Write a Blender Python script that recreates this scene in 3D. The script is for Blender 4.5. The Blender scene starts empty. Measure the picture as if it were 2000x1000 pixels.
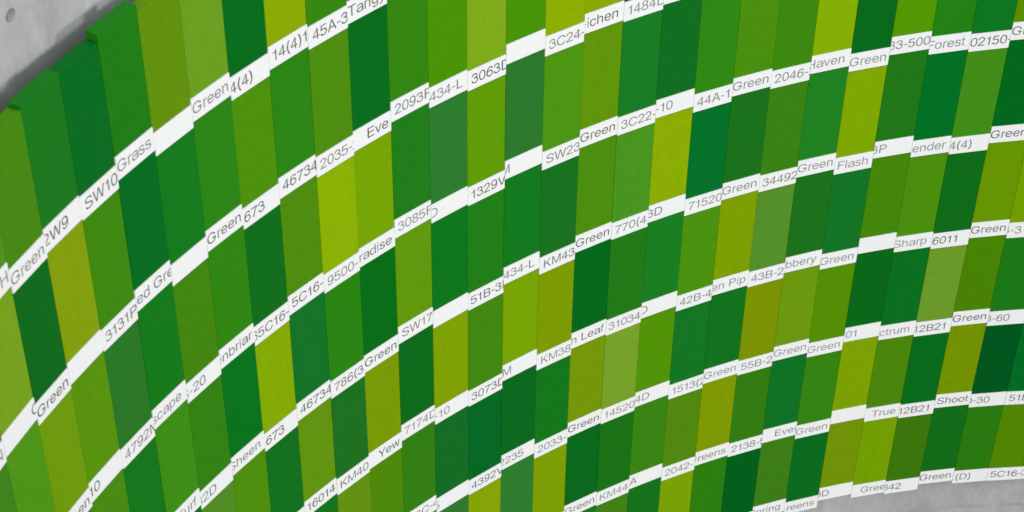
import bpy, bmesh, math, random, re
from mathutils import Vector, Matrix

# ---------------------------------------------------------------- camera, light, exposure
S = 0.1                                   # one tile width is 10 cm
scn = bpy.context.scene
COL = scn.collection
YAW, PITCH, ROLL = 0.600306, 0.731150, 0.015404
CAM = Vector((-20.82638, -29.32667, 32.73282))
cy, sy, cp, sp, cr, sr = math.cos(YAW), math.sin(YAW), math.cos(PITCH), math.sin(PITCH), math.cos(ROLL), math.sin(ROLL)
fwd = Vector((sy * cp, cy * cp, -sp)); rt = Vector((cy, -sy, 0)); up = rt.cross(fwd)
RX = cr * rt + sr * up; UX = -sr * rt + cr * up
FPX = 4156.979                                 # focal length in pixels of the 2000 px wide photograph
cam_data = bpy.data.cameras.new('camera')
cam_data.sensor_width = 36.0; cam_data.lens = FPX / 2000 * 36.0
cam_data.clip_start = 0.05; cam_data.clip_end = 200
cam = bpy.data.objects.new('camera', cam_data); COL.objects.link(cam)
m = Matrix.Identity(4)
for i in range(3):
    m[i][0] = RX[i]; m[i][1] = UX[i]; m[i][2] = -fwd[i]; m[i][3] = CAM[i] * S
cam.matrix_world = m
scn.camera = cam
cam_data.dof.use_dof = True; cam_data.dof.aperture_fstop = 9.0
cam_data.dof.focus_distance = (Vector((3.0, -0.3, 0.0)) - CAM).dot(fwd) * S   # focused a little right of the middle

vs = scn.view_settings
vs.view_transform = 'Standard'; vs.look = 'None'; vs.exposure = 0.0; vs.gamma = 1.0; vs.use_curve_mapping = False

AMBIENT, KEY, FILL = 0.265, 0.375, 0.465
w = bpy.data.worlds.new('World'); scn.world = w; w.use_nodes = True
nt = w.node_tree; nt.nodes.clear()
o_ = nt.nodes.new('ShaderNodeOutputWorld'); b_ = nt.nodes.new('ShaderNodeBackground')
tc = nt.nodes.new('ShaderNodeTexCoord'); sx = nt.nodes.new('ShaderNodeSeparateXYZ')
rp = nt.nodes.new('ShaderNodeValToRGB'); mr = nt.nodes.new('ShaderNodeMapRange')
mr.inputs['From Min'].default_value = -1; mr.inputs['From Max'].default_value = 1
e = rp.color_ramp.elements                # pale ceiling above, darker floor below
e[0].position = 0.30; e[0].color = (0.18, 0.18, 0.18, 1)
e[1].position = 0.85; e[1].color = (5.3, 5.5, 5.7, 1)
k = rp.color_ramp.elements.new(0.5); k.color = (0.9, 0.92, 0.94, 1)
nt.links.new(tc.outputs['Generated'], sx.inputs[0]); nt.links.new(sx.outputs['Z'], mr.inputs['Value'])
nt.links.new(mr.outputs[0], rp.inputs['Fac']); nt.links.new(rp.outputs[0], b_.inputs['Color'])
b_.inputs['Strength'].default_value = AMBIENT
nt.links.new(b_.outputs[0], o_.inputs['Surface'])

def lamp(name, pos, target, power, size, color):
    l = bpy.data.lights.new(name, 'AREA'); l.shape = 'DISK'; l.size = size; l.energy = power; l.color = color
    o = bpy.data.objects.new(name, l); COL.objects.link(o)
    o.location = pos; d = (Vector(target) - Vector(pos))
    o.rotation_euler = d.to_track_quat('-Z', 'Y').to_euler()
    return o

# two broad lamps, one from the right and one from the left, both a little above the panel
T4 = Vector((-10.4, -2.3, 12.0))
LA = Vector((0.620, -0.721, 0.308)).normalized(); LB = Vector((-0.353, -0.904, 0.240)).normalized()
D_ = 200.0
lamp('key_lamp', (T4 + LA * D_) * S, (0, 0, 0), KEY * math.pi ** 2 * (D_ * S) ** 2, 3.2, (1.0, 0.985, 0.97))
lamp('fill_lamp', (T4 + LB * D_) * S, (0, 0, 0), FILL * math.pi ** 2 * (D_ * S) ** 2, 3.2, (1.0, 0.99, 0.98))

# ---------------------------------------------------------------- plan of the curved panel (units of one tile width)
K1, K2, K3 = -0.03667, 0.00343, -0.00415
TH_, TILE_H, LAB_H = 0.25, 3.09199, 0.51703     # tile depth, row pitch, caption height
OFF = [0.00044, -0.19487, -0.11865, -0.17285, -0.00827, -0.16418, -0.04687, -0.19288, -0.08120, -0.16298, -0.10236, 0.09168, -0.06186, -0.12207, 0.11602, -0.10253, 0.07791, 0.02402, 0.13241, -0.05370, 0.08529, 0.00365, 0.16635, -0.01258, 0.26344, 0.09600, 0.02011, 0.22588, 0.10312, 0.09439, 0.09715]
def heading(c):                           # c counts columns from the left, the fitted ones are 0 to 30
    k = max(-15.0, min(15.0, c - 15.0)); t = K1 * k + K2 * k * k / 30 + K3 * k ** 3 / 675
    return t + K1 * (c - 15.0 - k)
XY = {15: (0.0, 0.0)}
for c in range(15, 50):
    t = heading(c); x, y = XY[c]; XY[c + 1] = (x + math.cos(t), y + math.sin(t))
for c in range(14, -30, -1):
    t = heading(c); x, y = XY[c + 1]; XY[c] = (x - math.cos(t), y - math.sin(t))
def col_off(c):
    return OFF[c] if 0 <= c < len(OFF) else 0.1 * math.sin(c * 7.3)
def project(p):
    v = Vector(p) - CAM
    z = v.dot(fwd)
    return 1000 + FPX * v.dot(RX) / z, 500 - FPX * v.dot(UX) / z

# ---------------------------------------------------------------- materials
def new_mat(name):
    mt = bpy.data.materials.new(name); mt.use_nodes = True
    n = mt.node_tree; return mt, n, n.nodes['Principled BSDF']
def noise(n, scale, detail=3, rough=0.55, coord=None):
    t = n.nodes.new('ShaderNodeTexNoise'); t.inputs['Scale'].default_value = scale
    t.inputs['Detail'].default_value = detail; t.inputs['Roughness'].default_value = rough
    if coord is not None: n.links.new(coord, t.inputs['Vector'])
    return t
def ramp(n, src, lo, hi, p0=0.3, p1=0.7):
    r = n.nodes.new('ShaderNodeMapRange'); r.inputs['From Min'].default_value = p0; r.inputs['From Max'].default_value = p1
    r.inputs['To Min'].default_value = lo; r.inputs['To Max'].default_value = hi
    n.links.new(src, r.inputs['Value']); return r.outputs[0]
def math_node(n, op, a, b):
    q = n.nodes.new('ShaderNodeMath'); q.operation = op
    for i, v in ((0, a), (1, b)):
        if isinstance(v, (int, float)): q.inputs[i].default_value = v
        else: n.links.new(v, q.inputs[i])
    return q.outputs[0]

def paint_material():
    mt, n, bs = new_mat('satin_paint')
    info = n.nodes.new('ShaderNodeObjectInfo')
    geo = n.nodes.new('ShaderNodeNewGeometry'); pos = geo.outputs['Position']
    # roller-applied paint: fine mottling that shifts hue a little, and a slow unevenness of the coat
    g1 = noise(n, 330, 3, 0.7, pos); g2 = noise(n, 60, 3, 0.6, pos)
    sep = n.nodes.new('ShaderNodeSeparateColor'); n.links.new(g1.outputs['Color'], sep.inputs[0])
    slow = ramp(n, g2.outputs['Fac'], 0.965, 1.035)
    cmb = n.nodes.new('ShaderNodeCombineColor')
    for i, a in enumerate((0.26, 0.10, 0.55)):
        n.links.new(math_node(n, 'MULTIPLY', ramp(n, sep.outputs[i], 1 - a, 1 + a), slow), cmb.inputs[i])
    mul = n.nodes.new('ShaderNodeVectorMath'); mul.operation = 'MULTIPLY'
    n.links.new(info.outputs['Color'], mul.inputs[0]); n.links.new(cmb.outputs[0], mul.inputs[1])
    vor = n.nodes.new('ShaderNodeTexVoronoi'); vor.inputs['Scale'].default_value = 30; n.links.new(pos, vor.inputs['Vector'])
    pick = n.nodes.new('ShaderNodeSeparateColor'); n.links.new(vor.outputs['Color'], pick.inputs[0])
    fleck = math_node(n, 'MULTIPLY', ramp(n, vor.outputs['Distance'], 1.0, 0.0, 0.02, 0.045), math_node(n, 'GREATER_THAN', pick.outputs[0], 0.86))
    mxf = n.nodes.new('ShaderNodeMix'); mxf.data_type = 'RGBA'
    n.links.new(math_node(n, 'MULTIPLY', fleck, 0.45), mxf.inputs['Factor']); n.links.new(mul.outputs[0], mxf.inputs['A'])
    mxf.inputs['B'].default_value = (0.16, 0.19, 0.10, 1)
    n.links.new(mxf.outputs['Result'], bs.inputs['Base Color'])
    bs.inputs['Roughness'].default_value = 0.30; bs.inputs['Specular IOR Level'].default_value = 0.08
    bmp = n.nodes.new('ShaderNodeBump'); bmp.inputs['Strength'].default_value = 0.25; bmp.inputs['Distance'].default_value = 0.0006
    n.links.new(noise(n, 260, 3, 0.6, pos).outputs['Fac'], bmp.inputs['Height'])
    n.links.new(bmp.outputs[0], bs.inputs['Normal'])
    return mt
def label_material():
    mt, n, bs = new_mat('white_label')
    geo = n.nodes.new('ShaderNodeNewGeometry'); pos = geo.outputs['Position']
    g = noise(n, 300, 3, 0.6, pos)
    f = ramp(n, g.outputs['Fac'], 0.75, 0.83)
    c = n.nodes.new('ShaderNodeCombineColor')
    n.links.new(f, c.inputs[0]); n.links.new(f, c.inputs[1]); n.links.new(math_node(n, 'MULTIPLY', f, 0.995), c.inputs[2])
    n.links.new(c.outputs[0], bs.inputs['Base Color'])
    bs.inputs['Roughness'].default_value = 0.6; bs.inputs['Specular IOR Level'].default_value = 0.2
    return mt
def ink_material():
    mt, n, bs = new_mat('grey_ink')
    info = n.nodes.new('ShaderNodeObjectInfo')
    geo = n.nodes.new('ShaderNodeNewGeometry')
    g = noise(n, 500, 2, 0.6, geo.outputs['Position'])
    mul = n.nodes.new('ShaderNodeVectorMath'); mul.operation = 'SCALE'
    n.links.new(info.outputs['Color'], mul.inputs[0]); n.links.new(ramp(n, g.outputs['Fac'], 0.85, 1.15), mul.inputs['Scale'])
    n.links.new(mul.outputs[0], bs.inputs['Base Color'])
    bs.inputs['Roughness'].default_value = 0.7; bs.inputs['Specular IOR Level'].default_value = 0.15
    return mt
def concrete_material():
    mt, n, bs = new_mat('cast_concrete')
    geo = n.nodes.new('ShaderNodeNewGeometry'); pos = geo.outputs['Position']
    mp = n.nodes.new('ShaderNodeMapping'); mp.inputs['Scale'].default_value = (1, 1, 0.45)
    n.links.new(pos, mp.inputs['Vector'])
    big = noise(n, 7, 5, 0.6, mp.outputs[0]); mid = noise(n, 38, 5, 0.65, mp.outputs[0]); fine = noise(n, 170, 3, 0.6, pos)
    f = math_node(n, 'MULTIPLY', ramp(n, big.outputs['Fac'], 0.86, 1.14), ramp(n, mid.outputs['Fac'], 0.90, 1.10))
    f = math_node(n, 'MULTIPLY', f, ramp(n, fine.outputs['Fac'], 0.95, 1.05))
    vo = n.nodes.new('ShaderNodeTexVoronoi'); vo.inputs['Scale'].default_value = 16
    n.links.new(pos, vo.inputs['Vector'])
    pore = ramp(n, vo.outputs['Distance'], 0.55, 1.0, 0.035, 0.06)   # a few small air holes
    f = math_node(n, 'MULTIPLY', f, pore)
    v2 = n.nodes.new('ShaderNodeTexVoronoi'); v2.inputs['Scale'].default_value = 55
    n.links.new(pos, v2.inputs['Vector'])
    pk = n.nodes.new('ShaderNodeSeparateColor'); n.links.new(v2.outputs['Color'], pk.inputs[0])
    f = math_node(n, 'SUBTRACT', f, math_node(n, 'MULTIPLY', math_node(n, 'GREATER_THAN', pk.outputs[0], 0.8), ramp(n, v2.outputs['Distance'], 0.35, 0.0, 0.05, 0.12)))
    # faint rusty streaks and a level pour line
    st = n.nodes.new('ShaderNodeMapping'); st.inputs['Scale'].default_value = (14, 14, 3)
    n.links.new(pos, st.inputs['Vector'])
    stain = ramp(n, noise(n, 1.0, 4, 0.6, st.outputs[0]).outputs['Fac'], 0.0, 1.0, 0.55, 0.75)
    mix = n.nodes.new('ShaderNodeMix'); mix.data_type = 'RGBA'
    mix.inputs['A'].default_value = (0.372, 0.377, 0.377, 1); mix.inputs['B'].default_value = (0.352, 0.335, 0.310, 1)
    n.links.new(stain, mix.inputs['Factor'])
    sz = n.nodes.new('ShaderNodeSeparateXYZ'); n.links.new(pos, sz.inputs[0])
    wob = math_node(n, 'ADD', sz.outputs['Z'], math_node(n, 'MULTIPLY', noise(n, 3.5, 4, 0.6, pos).outputs['Fac'], 0.03))
    dist = math_node(n, 'ABSOLUTE', math_node(n, 'ADD', wob, 1.405), 0.0)
    line = ramp(n, dist, 0.0, 1.0, 0.001, 0.010)
    gapm = ramp(n, noise(n, 5.0, 4, 0.7, pos).outputs['Fac'], 0.0, 0.22, 0.45, 0.62)
    line = math_node(n, 'SUBTRACT', 1.0, math_node(n, 'MULTIPLY', math_node(n, 'SUBTRACT', 1.0, line), gapm))
    f = math_node(n, 'MULTIPLY', f, line)
    mul = n.nodes.new('ShaderNodeVectorMath'); mul.operation = 'SCALE'
    n.links.new(mix.outputs['Result'], mul.inputs[0]); n.links.new(f, mul.inputs['Scale'])
    n.links.new(mul.outputs[0], bs.inputs['Base Color'])
    bs.inputs['Roughness'].default_value = 0.8; bs.inputs['Specular IOR Level'].default_value = 0.25
    bmp = n.nodes.new('ShaderNodeBump'); bmp.inputs['Strength'].default_value = 0.25; bmp.inputs['Distance'].default_value = 0.002
    n.links.new(mid.outputs['Fac'], bmp.inputs['Height']); n.links.new(bmp.outputs[0], bs.inputs['Normal'])
    return mt
def dark_material():
    mt, n, bs = new_mat('dark_board')
    geo = n.nodes.new('ShaderNodeNewGeometry')
    g = noise(n, 60, 3, 0.6, geo.outputs['Position'])
    c = n.nodes.new('ShaderNodeCombineColor'); f = ramp(n, g.outputs['Fac'], 0.012, 0.022)
    for i in range(3): n.links.new(f, c.inputs[i])
    n.links.new(c.outputs[0], bs.inputs['Base Color']); bs.inputs['Roughness'].default_value = 0.9
    return mt
PAINT, WHITE, INK, CONCRETE, DARK = paint_material(), label_material(), ink_material(), concrete_material(), dark_material()

def link(name, bm, mat, parent=None):
    me = bpy.data.meshes.new(name); bm.to_mesh(me); bm.free(); me.materials.append(mat)
    o = bpy.data.objects.new(name, me); COL.objects.link(o)
    if parent is not None: o.parent = parent
    return o

# ---------------------------------------------------------------- the concrete wall, curved like the panel
GAP = 0.50                                # wall face behind the tile backs
def outward(c):
    t = heading(c); return Vector((math.sin(t), -math.cos(t), 0))
def wall_point(c, depth):                 # c may be fractional
    i = math.floor(c); f = c - i
    a, b = Vector((*XY[i], 0)), Vector((*XY[i + 1], 0))
    t = heading(c - 0.5)
    return a.lerp(b, f) - Vector((math.sin(t), -math.cos(t), 0)) * depth
def build_wall():
    bm = bmesh.new()
    cs = [c * 0.25 + 0.11 for c in range(-32, 4 * 40)]
    zs = [-26.0, 21.0]
    front = [[bm.verts.new(((wall_point(c, TH_ + GAP) + Vector((0, 0, z))) * S)) for z in zs] for c in cs]
    back = [[bm.verts.new(((wall_point(c, TH_ + GAP + 3.0) + Vector((0, 0, z))) * S)) for z in zs] for c in cs]
    for i in range(len(cs) - 1):
        bm.faces.new((front[i][0], front[i + 1][0], front[i + 1][1], front[i][1]))
        bm.faces.new((back[i + 1][0], back[i][0], back[i][1], back[i + 1][1]))
        bm.faces.new((front[i][1], front[i + 1][1], back[i + 1][1], back[i][1]))
        bm.faces.new((front[i + 1][0], front[i][0], back[i][0], back[i + 1][0]))
    for i in (0, len(cs) - 1):
        f = (front[i][0], front[i][1], back[i][1], back[i][0])
        bm.faces.new(f if i == 0 else f[::-1])
    bmesh.ops.recalc_face_normals(bm, faces=bm.faces)
    return bm
wall = link('concrete_wall', build_wall(), CONCRETE)
wall['label'] = 'curved pale grey cast concrete wall with a round tie hole behind the green tiles'
wall['category'] = 'wall'

# the round hole left by a formwork tie: the wall is cut and a blind cup set in
def ray_to_wall(px, py):
    d = fwd * FPX + RX * (px - 1000) - UX * (py - 500)
    best = None
    for i in range(-20, 120):
        c = i * 0.25
        a, b = wall_point(c, TH_ + GAP), wall_point(c + 0.25, TH_ + GAP)
        n_ = Vector(((b - a).y, -(b - a).x, 0))
        den = d.dot(n_)
        if abs(den) < 1e-9: continue
        s = (a - CAM).dot(n_) / den
        p = CAM + d * s
        u = (p - a).dot(b - a) / (b - a).length_squared
        if s > 0 and 0 <= u <= 1 and (best is None or s < best[0]): best = (s, p, n_.normalized(), c + 0.25 * u)
    return best
def tie_hole(px, py, r, depth):
    s, p, n_, c = ray_to_wall(px, py)
    u = Vector((-n_.y, n_.x, 0)); 
    bm = bmesh.new(); N = 32
    def ring(rad, off): return [bm.verts.new((p + (u * math.cos(a) + Vector((0, 0, 1)) * math.sin(a)) * rad + n_ * off) * S) for a in [2 * math.pi * i / N for i in range(N)]]
    r0 = ring(r, 0.3); r1 = ring(r * 0.97, 0.0); r2 = ring(r * 0.86, -depth)
    for a, b in ((r0, r1), (r1, r2)):
        for i in range(N): bm.faces.new((a[i], a[(i + 1) % N], b[(i + 1) % N], b[i]))
    bm.faces.new(r2); bm.faces.new(r0[::-1])
    bmesh.ops.recalc_face_normals(bm, faces=bm.faces)
    cut = link('hole_cutter', bm, CONCRETE)
    md = wall.modifiers.new('hole', 'BOOLEAN'); md.operation = 'DIFFERENCE'; md.object = cut; md.solver = 'EXACT'
    dg = bpy.context.evaluated_depsgraph_get(); dg.update()
    me = bpy.data.meshes.new_from_object(wall.evaluated_get(dg))
    wall.modifiers.clear(); wall.data = me
    bpy.data.objects.remove(cut)
tie_hole(20.5, 30, 0.125, 0.50)

# ---------------------------------------------------------------- glyph outlines (digitised grotesque lettering, em/1000)
GLYPHS = {"'":[[78,318,70,509,136,509,128,318]],
'(':[[89,207,90,235,92,264,96,293,101,324,107,354,114,384,122,413,132,441,142,468,153,494,164,517,177,539,236,539,223,512,212,485,201,457,191,428,182,399,174,370,167,342,161,313,157,285,154,258,152,232,151,207,152,184,154,161,156,138,160,115,165,91,172,67,179,42,188,16,198,-10,209,-38,222,-66,236,-96,177,-96,156,-59,139,-21,124,16,111,55,102,93,95,131,90,169]],
')':[[37,-96,52,-66,64,-37,76,-9,86,18,95,44,102,69,108,93,113,116,117,139,120,162,121,184,122,207,121,232,119,258,116,285,112,313,106,342,99,370,91,399,82,428,73,457,62,485,50,512,37,539,97,539,109,517,121,494,131,468,142,441,151,413,159,384,167,354,173,323,178,293,181,264,183,235,184,207,183,168,178,130,171,92,161,53,149,15,134,-22,117,-59,97,-96]],
'-':[[337,244,337,188,114,188,114,244]],
'.':[[95,-4,86,-4,78,-1,70,3,63,9,57,16,53,24,50,32,50,41,50,50,53,59,57,66,63,73,70,79,78,83,86,86,95,87,104,86,113,83,121,79,128,73,134,66,138,59,140,50,141,41,140,32,138,24,134,16,128,9,121,3,113,-1,104,-4]],
'0':[[227,-7,199,-5,174,1,151,11,130,24,111,41,95,62,80,86,69,113,60,144,53,178,49,214,48,254,49,294,53,330,60,364,69,395,81,422,95,447,112,467,130,484,151,498,174,508,200,514,227,516,254,514,279,508,302,498,323,484,342,467,358,447,372,422,384,395,393,364,400,330,404,294,405,254,404,214,400,178,393,144,384,113,373,86,359,62,342,41,323,24,302,11,279,1,254,-5],[227,50,245,51,261,56,276,63,290,74,303,87,313,103,323,122,330,144,336,168,340,194,343,223,344,254,343,285,340,314,336,341,330,365,323,387,313,405,303,422,290,435,276,446,261,453,245,458,227,460,209,458,192,453,177,446,163,435,151,422,140,405,131,387,123,365,117,341,113,314,110,285,109,254,110,223,113,194,117,168,123,144,131,122,140,103,151,87,163,74,177,63,192,56,209,51]],
'1':[[269,0,359,0,359,505,293,505,262,444,200,415,101,406,101,363,269,363]],
'2':[[64,0,64,47,234,229,248,243,261,257,272,270,282,282,291,294,299,305,305,316,311,327,315,337,318,348,320,360,320,371,319,385,317,397,313,408,308,419,301,428,293,436,283,443,273,449,262,454,250,457,237,459,224,460,209,459,196,457,184,453,172,447,162,441,153,433,145,424,139,413,134,402,130,390,128,376,127,362,66,362,67,384,71,405,77,424,86,442,98,459,111,473,126,486,143,496,162,505,182,511,203,514,225,516,247,514,268,511,288,505,306,497,323,486,337,474,350,461,361,445,370,428,376,411,380,392,381,372,380,358,378,345,375,331,371,318,365,304,357,290,347,275,336,259,322,241,306,223,288,202,267,180,153,60,153,57,389,57,389,0]],
'3':[[117,350,118,358,119,369,120,381,122,392,125,400,128,406,133,412,141,418,150,425,160,431,171,436,182,440,194,443,208,446,223,448,239,450,255,450,271,450,286,449,302,448,318,446,332,443,343,440,352,437,359,432,367,426,374,419,380,411,385,403,388,396,389,389,390,382,388,373,386,365,383,358,378,351,373,345,367,338,358,332,349,326,339,321,330,317,321,314,310,311,297,309,282,307,268,305,256,304,247,303,240,303,233,303,227,303,220,303,215,303,215,244,219,244,225,244,233,244,243,244,256,245,268,246,281,247,296,249,313,251,332,254,351,259,370,265,386,272,401,281,416,290,429,300,441,312,452,324,459,337,465,350,469,364,471,379,471,394,468,409,462,423,454,437,443,450,431,463,416,475,398,485,378,493,357,499,336,503,315,506,294,508,273,509,253,509,232,508,210,506,189,503,168,499,148,493,129,486,112,478,96,469,81,458,68,447,56,434,47,418,42,402,39,387,37,373,36,363,35,356],[250,246,264,245,285,244,307,242,330,239,349,236,364,233,376,228,389,222,400,215,411,208,420,200,427,193,432,186,436,178,439,170,440,161,440,153,439,144,437,135,433,125,427,114,419,104,412,95,404,87,396,82,386,76,374,71,362,66,348,61,335,57,323,54,311,52,301,50,290,49,279,48,267,48,253,49,238,50,223,52,209,55,196,58,184,62,173,67,162,73,152,79,142,86,134,93,128,100,125,106,121,116,119,127,117,139,116,150,115,158,33,151,35,144,36,133,38,120,41,104,47,88,56,73,67,59,80,47,95,37,111,27,128,18,146,10,165,3,185,-2,205,-5,225,-8,245,-10,263,-11,281,-11,299,-10,316,-8,333,-5,349,-1,365,3,381,8,398,13,416,20,433,28,450,38,466,49,480,62,491,76,501,90,510,105,516,121,521,136,522,151,522,166,519,181,514,195,507,210,497,223,485,236,471,248,455,259,437,270,418,279,396,287,371,293,344,297,318,300,293,302,274,304,260,305]],
'4':[[327,0,413,0,413,118,523,118,523,174,413,174,413,505,342,505,25,183,25,118,327,118],[327,174,104,174,327,411]],
'5':[[221,-7,199,-6,178,-2,159,3,140,11,123,21,108,32,94,45,83,60,73,76,66,93,62,111,60,130,122,130,124,119,127,108,132,98,138,89,145,80,154,73,163,66,173,60,184,56,196,52,208,50,221,50,236,51,250,53,264,58,276,64,288,72,298,82,307,92,314,104,320,117,324,131,327,146,328,162,327,178,324,193,320,208,314,221,306,233,297,244,286,254,275,262,262,269,248,273,233,276,218,277,205,276,192,275,180,272,167,268,156,264,145,258,136,252,128,246,67,253,96,509,366,509,366,452,151,452,134,301,136,301,145,308,155,315,166,320,178,325,190,329,203,331,216,333,229,334,247,333,263,330,279,326,294,321,308,314,321,306,334,296,345,285,355,273,364,260,372,246,379,231,384,215,388,199,390,181,391,163,390,139,385,117,379,95,369,76,357,57,343,41,327,27,309,15,289,6,268,-1,245,-5]],
'6':[[523,162,517,201,499,239,470,273,432,301,387,322,336,335,282,340,228,335,177,322,132,301,94,273,65,239,47,201,41,162,47,122,65,84,94,51,132,22,177,1,228,-12,282,-17,336,-12,387,1,432,22,470,51,499,84,517,122],[435,135,423,110,405,87,380,68,350,54,317,45,282,42,247,45,214,54,184,68,159,87,141,110,129,135,125,162,129,188,141,213,159,236,184,255,214,269,247,278,282,281,317,278,350,269,380,255,405,236,423,213,435,188,439,162],[509,389,506,397,502,408,496,421,489,437,480,452,468,466,454,478,439,487,423,494,407,500,392,504,377,508,362,511,346,512,330,513,314,513,297,511,280,508,263,505,243,500,222,495,200,488,178,479,157,467,139,453,123,438,109,422,96,405,84,387,73,369,65,349,57,328,51,307,46,286,42,266,39,247,37,228,37,209,37,191,38,175,39,163,39,154,121,155,121,165,120,178,119,193,119,209,119,225,121,241,124,258,127,277,132,296,137,315,143,333,151,349,159,364,169,378,179,392,190,404,202,415,213,423,224,430,238,436,253,440,269,445,285,448,300,451,312,453,321,454,329,454,337,454,345,453,353,451,363,449,373,446,382,443,390,439,397,435,402,431,407,426,412,416,418,404,423,391,427,380,431,372]],
'7':[[46,495,523,495,523,439,400,327,300,172,240,0,145,0,200,165,300,309,428,433,46,433]],
'8':[[226,-7,201,-6,178,-2,156,3,136,11,117,21,101,33,86,47,74,62,64,78,57,96,53,115,52,135,53,151,55,166,59,181,65,195,72,208,81,220,90,231,101,241,113,249,125,256,139,261,153,265,153,267,135,273,119,282,105,293,93,308,83,324,76,342,72,360,70,380,72,399,75,417,82,434,90,450,101,464,114,477,129,488,146,498,164,506,184,511,204,514,226,516,248,514,269,511,288,506,306,498,323,488,337,477,350,464,361,450,370,434,377,417,380,399,382,380,380,361,376,342,369,324,359,308,347,293,333,282,318,273,300,267,300,265,314,261,327,256,339,249,351,241,362,231,372,220,380,208,387,195,393,181,397,166,400,151,401,135,399,115,395,96,388,78,378,62,366,47,352,33,335,21,317,11,296,3,275,-2,251,-6],[226,49,243,50,258,52,272,55,285,60,296,66,307,74,315,82,323,91,329,102,333,113,336,126,337,139,336,152,333,165,329,177,322,189,314,199,305,208,295,216,283,223,270,228,256,232,242,234,226,235,211,234,196,232,182,228,169,223,157,216,147,208,138,199,130,189,123,177,119,165,116,152,115,139,116,126,119,113,123,102,129,91,136,82,145,74,156,66,167,60,180,55,195,52,210,50],[226,290,239,290,252,292,263,296,274,300,284,306,293,313,300,321,307,330,312,341,316,351,318,363,319,376,318,388,316,399,313,410,308,420,301,429,294,437,285,444,275,449,264,454,252,457,240,459,226,460,213,459,200,457,188,454,177,449,167,444,159,437,151,429,145,420,139,410,136,399,134,388,133,376,134,363,136,351,139,341,145,330,151,321,159,313,168,306,178,300,189,296,201,292,213,290]],
'9':[[33,336,39,296,57,259,86,225,124,197,169,176,220,162,274,158,328,162,379,176,424,197,462,225,491,259,509,296,515,336,509,376,491,413,462,447,424,475,379,496,328,510,274,514,220,510,169,496,124,475,86,447,57,413,39,376],[121,363,133,388,151,410,176,429,206,443,239,452,274,455,309,452,342,443,372,429,397,410,415,388,427,363,431,336,427,309,415,284,397,262,372,243,342,229,309,220,274,217,239,220,206,229,176,243,151,262,133,284,121,309,117,336],[47,108,50,101,54,90,60,76,67,61,76,46,88,32,102,20,117,11,133,4,149,-2,164,-7,179,-10,194,-13,210,-15,226,-16,242,-15,259,-13,276,-11,293,-7,313,-3,334,3,356,10,378,19,399,31,417,44,433,59,447,75,460,92,472,110,483,128,491,148,499,169,505,190,510,211,514,232,517,251,519,269,519,288,519,306,518,322,517,335,517,344,435,342,435,333,436,320,437,305,437,289,437,272,435,256,432,239,429,220,424,201,419,182,413,164,405,149,397,134,387,119,377,106,366,93,354,83,343,74,332,68,318,62,303,57,287,53,271,49,256,46,244,45,235,44,227,43,219,44,211,45,203,46,193,48,183,51,174,55,166,58,159,62,154,66,149,72,144,82,138,94,133,106,129,117,125,126]],
'A':[[16,0,201,509,276,509,463,0,395,0,287,302,282,317,276,334,270,352,264,372,257,394,250,420,241,447,232,478,245,478,236,447,228,419,220,393,213,371,206,351,201,333,195,317,191,302,85,0],[110,142,110,199,370,199,370,142]],
'B':[[60,0,60,509,241,509,266,508,289,504,310,499,329,491,345,481,359,469,371,456,381,442,388,426,394,410,397,392,398,374,397,358,395,344,392,331,387,320,380,310,373,301,365,293,356,286,347,280,336,275,326,270,315,267,315,262,327,261,339,257,351,252,363,245,374,237,385,227,394,216,402,203,409,189,414,173,417,155,418,136,417,117,413,100,408,83,400,67,390,52,377,39,362,28,344,18,324,10,301,4,275,1,247,0],[125,57,245,57,272,58,296,63,315,70,330,80,341,92,349,105,354,120,355,137,355,149,352,161,348,173,342,184,335,194,327,203,317,211,306,218,293,224,279,228,264,230,248,231,125,231],[125,285,238,285,252,286,265,288,277,291,288,296,299,302,308,309,316,317,323,326,329,337,333,348,335,359,336,372,334,388,330,403,323,417,313,429,299,439,283,446,263,450,240,452,125,452]],
'C':[[267,-7,235,-5,205,1,177,11,150,25,126,42,104,63,86,88,70,115,57,146,48,179,42,215,40,254,42,293,48,329,57,362,70,393,86,421,104,445,126,466,150,484,177,498,205,508,235,514,267,516,286,515,305,513,323,509,340,504,357,498,373,490,388,481,402,471,415,460,427,447,438,433,448,418,456,402,463,385,469,367,473,348,408,348,405,361,401,373,395,384,389,395,382,404,375,413,366,421,357,428,348,435,337,440,327,445,315,449,304,452,292,454,280,455,267,456,245,454,223,450,203,443,184,432,166,419,150,403,137,385,125,364,116,340,109,314,105,285,103,254,105,223,109,194,116,168,125,145,137,123,151,105,166,89,184,76,203,66,223,59,245,54,267,53,280,53,292,55,304,57,315,60,327,64,337,69,348,74,357,81,366,88,375,96,382,105,389,114,395,125,401,136,405,148,408,160,473,160,469,142,463,124,457,107,448,91,438,76,428,62,416,49,402,38,388,28,373,19,357,11,341,5,323,0,305,-4,286,-6]],
'D':[[81,0,370,0,426,4,480,17,530,39,575,67,613,102,642,143,662,187,673,234,673,282,662,328,642,373,613,413,575,448,530,477,480,498,426,511,370,515,81,515],[175,59,175,457,355,457,401,452,445,439,485,419,520,391,547,357,566,319,576,279,576,237,566,196,547,158,520,125,485,97,445,76,401,63,355,59]],
'E':[[60,0,60,509,372,509,372,452,125,452,125,286,355,286,355,229,125,229,125,57,375,57,375,0]],
'F':[[60,0,60,509,369,509,369,452,125,452,125,278,346,278,346,221,125,221,125,0]],
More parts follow.
